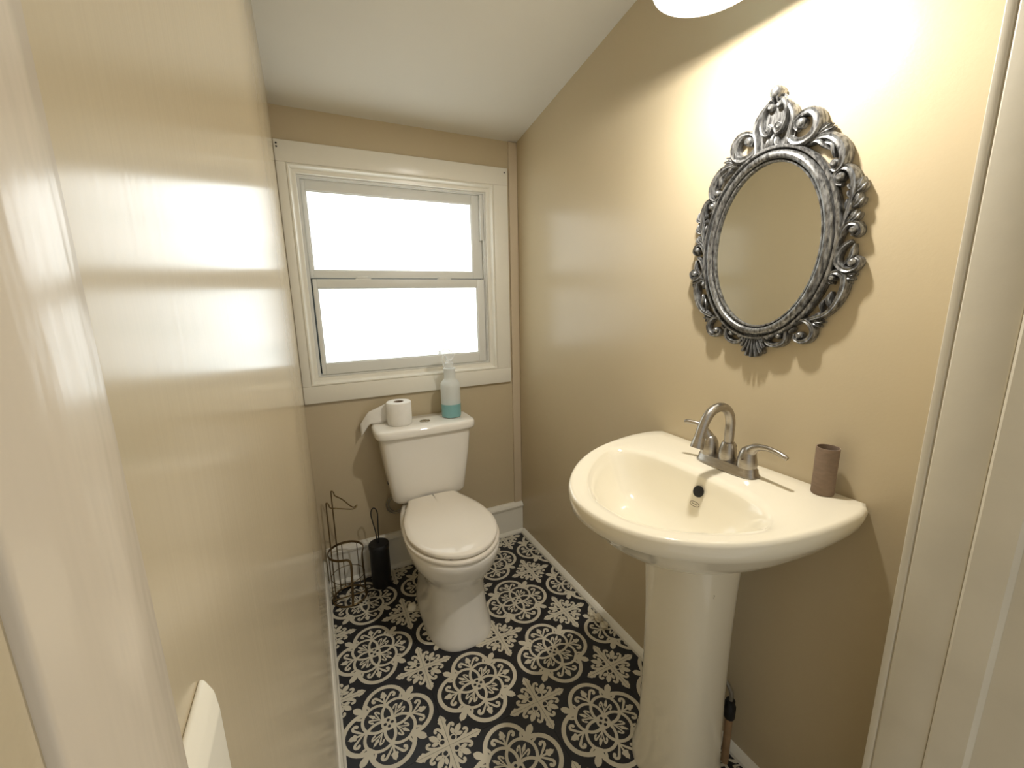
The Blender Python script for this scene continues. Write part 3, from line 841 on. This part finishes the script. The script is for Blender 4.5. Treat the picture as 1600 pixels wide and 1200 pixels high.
sm = so.modifiers.new('thickness', 'SOLIDIFY'); sm.thickness = .0005

# spray bottle ---------------------------------------------------------------
BCN = (-.424, -.112, .7742)
SB = empty('spray_bottle', BCN)
tag(SB, 'translucent spray bottle half filled with teal liquid on the tank lid', 'spray bottle')
prof = [(.038, 0), (.044, .003), (.0455, .010), (.0455, .150), (.043, .163), (.034, .174), (.028, .180), (.0265, .190), (.0265, .222), (.0285, .226), (.0285, .232), (.018, .234)]
mk('bottle', lathe(prof, BCN, 36), 'bottle', SB, smooth=60)
mk('liquid', lathe([(.036, .0005), (.0446, .0028), (.0460, .010), (.0460, .064), (.043, .0642)], BCN, 36), 'liquid', SB, smooth=60)
mk('cap', lathe([(.0195, .234), (.0200, .236), (.0200, .256), (.015, .259), (.012, .270)], BCN, 24), 'clear', SB, smooth=50)
def bpt(a, z, b_=0.0):            # head points to the left and a little forward
    return (BCN[0] - a * .93 , BCN[1] - a * .37 + b_, BCN[2] + z)
hv = []
poly = [(-.028, .284), (-.012, .268), (.012, .268), (.016, .290), (.030, .300), (.050, .302), (.052, .316), (.030, .322), (.004, .322), (-.020, .306)]
A_ = [bpt(a, z, -.010) for a, z in poly]; B_ = [bpt(a, z, .010) for a, z in poly]; n = len(poly)
mk('sprayer_head', (A_ + B_, [tuple(range(n)), tuple(range(n, 2 * n))[::-1]] + [(i, (i + 1) % n, n + (i + 1) % n, n + i) for i in range(n)]), 'clear', SB, bevel=.002)
mk('trigger', stube([(*bpt(.020, .300), .005), (*bpt(.034, .284), .005), (*bpt(.034, .262), .0045), (*bpt(.030, .240), .004)], None, 10), 'clear', SB, smooth=True)
mk('nozzle', place_on(lathe([(.007, 0), (.009, .002), (.009, .012), (.004, .013)], n=14), bpt(.050, .309), (-.93, -.37, 0)), 'clear', SB, smooth=50)
mk('dip_tube', tube([(BCN[0], BCN[1], BCN[2] + .006), (BCN[0], BCN[1], BCN[2] + .255)], .0028, 8), 'clear', SB, smooth=True)

# ================================================================== PAPER STAND
HC = (-.950, -.135)
HS = empty('toilet_paper_stand', (HC[0], HC[1], 0))
tag(HS, 'bronze wire toilet paper stand in the back left corner', 'paper stand')
def circ(r, z, a0=0, a1=2 * PI, n=36): return [(HC[0] + r * math.cos(a0 + (a1 - a0) * i / n), HC[1] + r * math.sin(a0 + (a1 - a0) * i / n), z) for i in range(n + (0 if abs(a1 - a0 - 2 * PI) < 1e-6 else 1))]
mk('base_ring', tube(circ(.072, .005), .0045, 8, closed=True), 'bronze', HS, smooth=True)
mk('base_crossbar', tube([(HC[0] - .072, HC[1], .005), (HC[0] + .072, HC[1], .005)], .003, 8), 'bronze', HS, smooth=True)
mk('middle_ring', tube(circ(.070, .115), .0016, 8, closed=True), 'bronze', HS, smooth=True)
# flat open band with both ends running down to the base
a0, a1 = math.radians(-18), math.radians(262)
top = circ(.074, .232, a0, a1, 30)
def endleg(a, s):
    c = (HC[0] + .074 * math.cos(a), HC[1] + .074 * math.sin(a)); tv = (-math.sin(a) * s, math.cos(a) * s)
    return [(c[0] + tv[0] * .012, c[1] + tv[1] * .012, .230), (c[0] + tv[0] * .022, c[1] + tv[1] * .022, .218), (c[0] + tv[0] * .024, c[1] + tv[1] * .024, .19), (c[0] + tv[0] * .02, c[1] + tv[1] * .02, .10), (c[0] + tv[0] * .014, c[1] + tv[1] * .014, .006)]
band = list(reversed(endleg(a0, -1))) + top + endleg(a1, 1)
def flatband(pts, w_, t):
    P = [Vector(p) for p in crom(pts, 2)]; rings = []
    for i in range(len(P)):
        T = (P[min(i + 1, len(P) - 1)] - P[max(i - 1, 0)]).normalized()
        rad = Vector((P[i].x - HC[0], P[i].y - HC[1], 0)).normalized()
        rad = (rad - T * rad.dot(T)).normalized(); B = T.cross(rad)
        rings.append([P[i] + rad * t * a + B * w_ * b_ for a, b_ in ((-1, -1), (1, -1), (1, 1), (-1, 1))])
    return loft(rings)
mk('open_band', flatband(band, .0048, .0018), 'bronze', HS, smooth=40)
tip = (-.885, -.165, .452)
for (bx, by, tz, mx) in ((-1.010, -.160, .487, -.5), (-.985, -.078, .500, .5)):
    mk('upright', stube([(bx, by, .006), (bx + .001, by, .12), (bx + .002, by, .30), (bx + .003, by, tz - .02), (bx + .006, by - .001, tz), (bx + .013, by - .004, tz - .006),
                         (bx + .018, by - .006, tz - .022), (bx + .045, by * .6 - .064 + (.0), tz - .034), (tip[0] - .02, tip[1] + .010 * mx * 2, tip[2] - .010), tip], .0026, 8, 5), 'bronze', HS, smooth=True)
for a in (100, 45, 190):
    a = math.radians(a)
    mk('upright', tube([(HC[0] + .0715 * math.cos(a), HC[1] + .0715 * math.sin(a), .006), (HC[0] + .0715 * math.cos(a), HC[1] + .0715 * math.sin(a), .232)], .0018, 8), 'bronze', HS, smooth=True)

# ================================================================== TOILET BRUSH
BR = (-.806, -.112)
TB = empty('toilet_brush', (BR[0], BR[1], 0))
tag(TB, 'matte black toilet brush canister with wire loop handle beside the toilet', 'toilet brush')
mk('canister', lathe([(.041, 0), (.044, .003), (.044, .19), (.046, .195), (.046, .212), (.043, .216), (.004, .217)], (BR[0], BR[1], 0), 32), 'black', TB, smooth=50)
mk('loop_handle', stube([(BR[0] - .005, BR[1], .214), (BR[0] - .008, BR[1], .27), (BR[0] - .018, BR[1], .33), (BR[0] - .022, BR[1], .37), (BR[0] - .014, BR[1], .392), (BR[0] - .002, BR[1], .390), (BR[0] + .006, BR[1], .368), (BR[0] + .006, BR[1], .33), (BR[0] + .003, BR[1], .27), (BR[0] + .002, BR[1], .214)], .0026, 8, 5), 'black', TB, smooth=True)

# ================================================================== SMALL THINGS
cp = mk('bolt_cap', lathe([(.0195, 0), (.020, .004), (.018, .012), (.013, .017), (.012, .0165), (.011, .0185), (.002, .020)], (-.716, -.338, .0004), 28), 'switch', smooth=45)
tag(cp, 'round ivory plastic bolt cap on the floor left of the toilet base', 'cap')
import random
random.seed(4)
def lump(c, r, seed):
    bm = bmesh.new(); bmesh.ops.create_icosphere(bm, subdivisions=2, radius=1.0)
    rnd = random.Random(seed); V = []
    for v_ in bm.verts:
        k = 1 + rnd.uniform(-.5, .4); V.append((c[0] + v_.co.x * r[0] * k, c[1] + v_.co.y * r[1] * k, max(.0006, c[2] + v_.co.z * r[2] * k)))
    Fc = [tuple(v_.index for v_ in f_.verts) for f_ in bm.faces]; bm.free(); return V, Fc
DB = empty('plaster_chunk', (-.045, -.765, 0))
tag(DB, 'small crumbled chunk of cream plaster on the floor against the right baseboard', 'debris')
mk('chunk', lump((-.052, -.735, .010), (.014, .022, .013), 1), 'plaster', DB)
mk('chunk', lump((-.043, -.770, .012), (.017, .022, .014), 2), 'plaster', DB)
mk('chunk', lump((-.041, -.808, .009), (.014, .020, .010), 3), 'plaster', DB)
# light switch on the left wall by the door
SW = empty('light_switch', (XL, -1.815, 1.085))
tag(SW, 'ivory light switch plate on the left wall next to the door casing', 'light switch')
px0, px1, pz0, pz1 = -1.8645, -1.8185, 1.084, 1.197
mk('switch_plate', loft([[(XL + d, y, z) for y, z in ((px0 + k, pz0 + k), (px1 - k, pz0 + k), (px1 - k, pz1 - k), (px0 + k, pz1 - k))] for k, d in ((0, 0), (0, .0015), (.003, .0045), (.007, .0062))]), 'switch', SW, bevel=.0006)
mk('toggle', boxvf(XL + .006, XL + .014, -1.846, -1.837, 1.132, 1.146), 'switch', SW, bevel=.001)
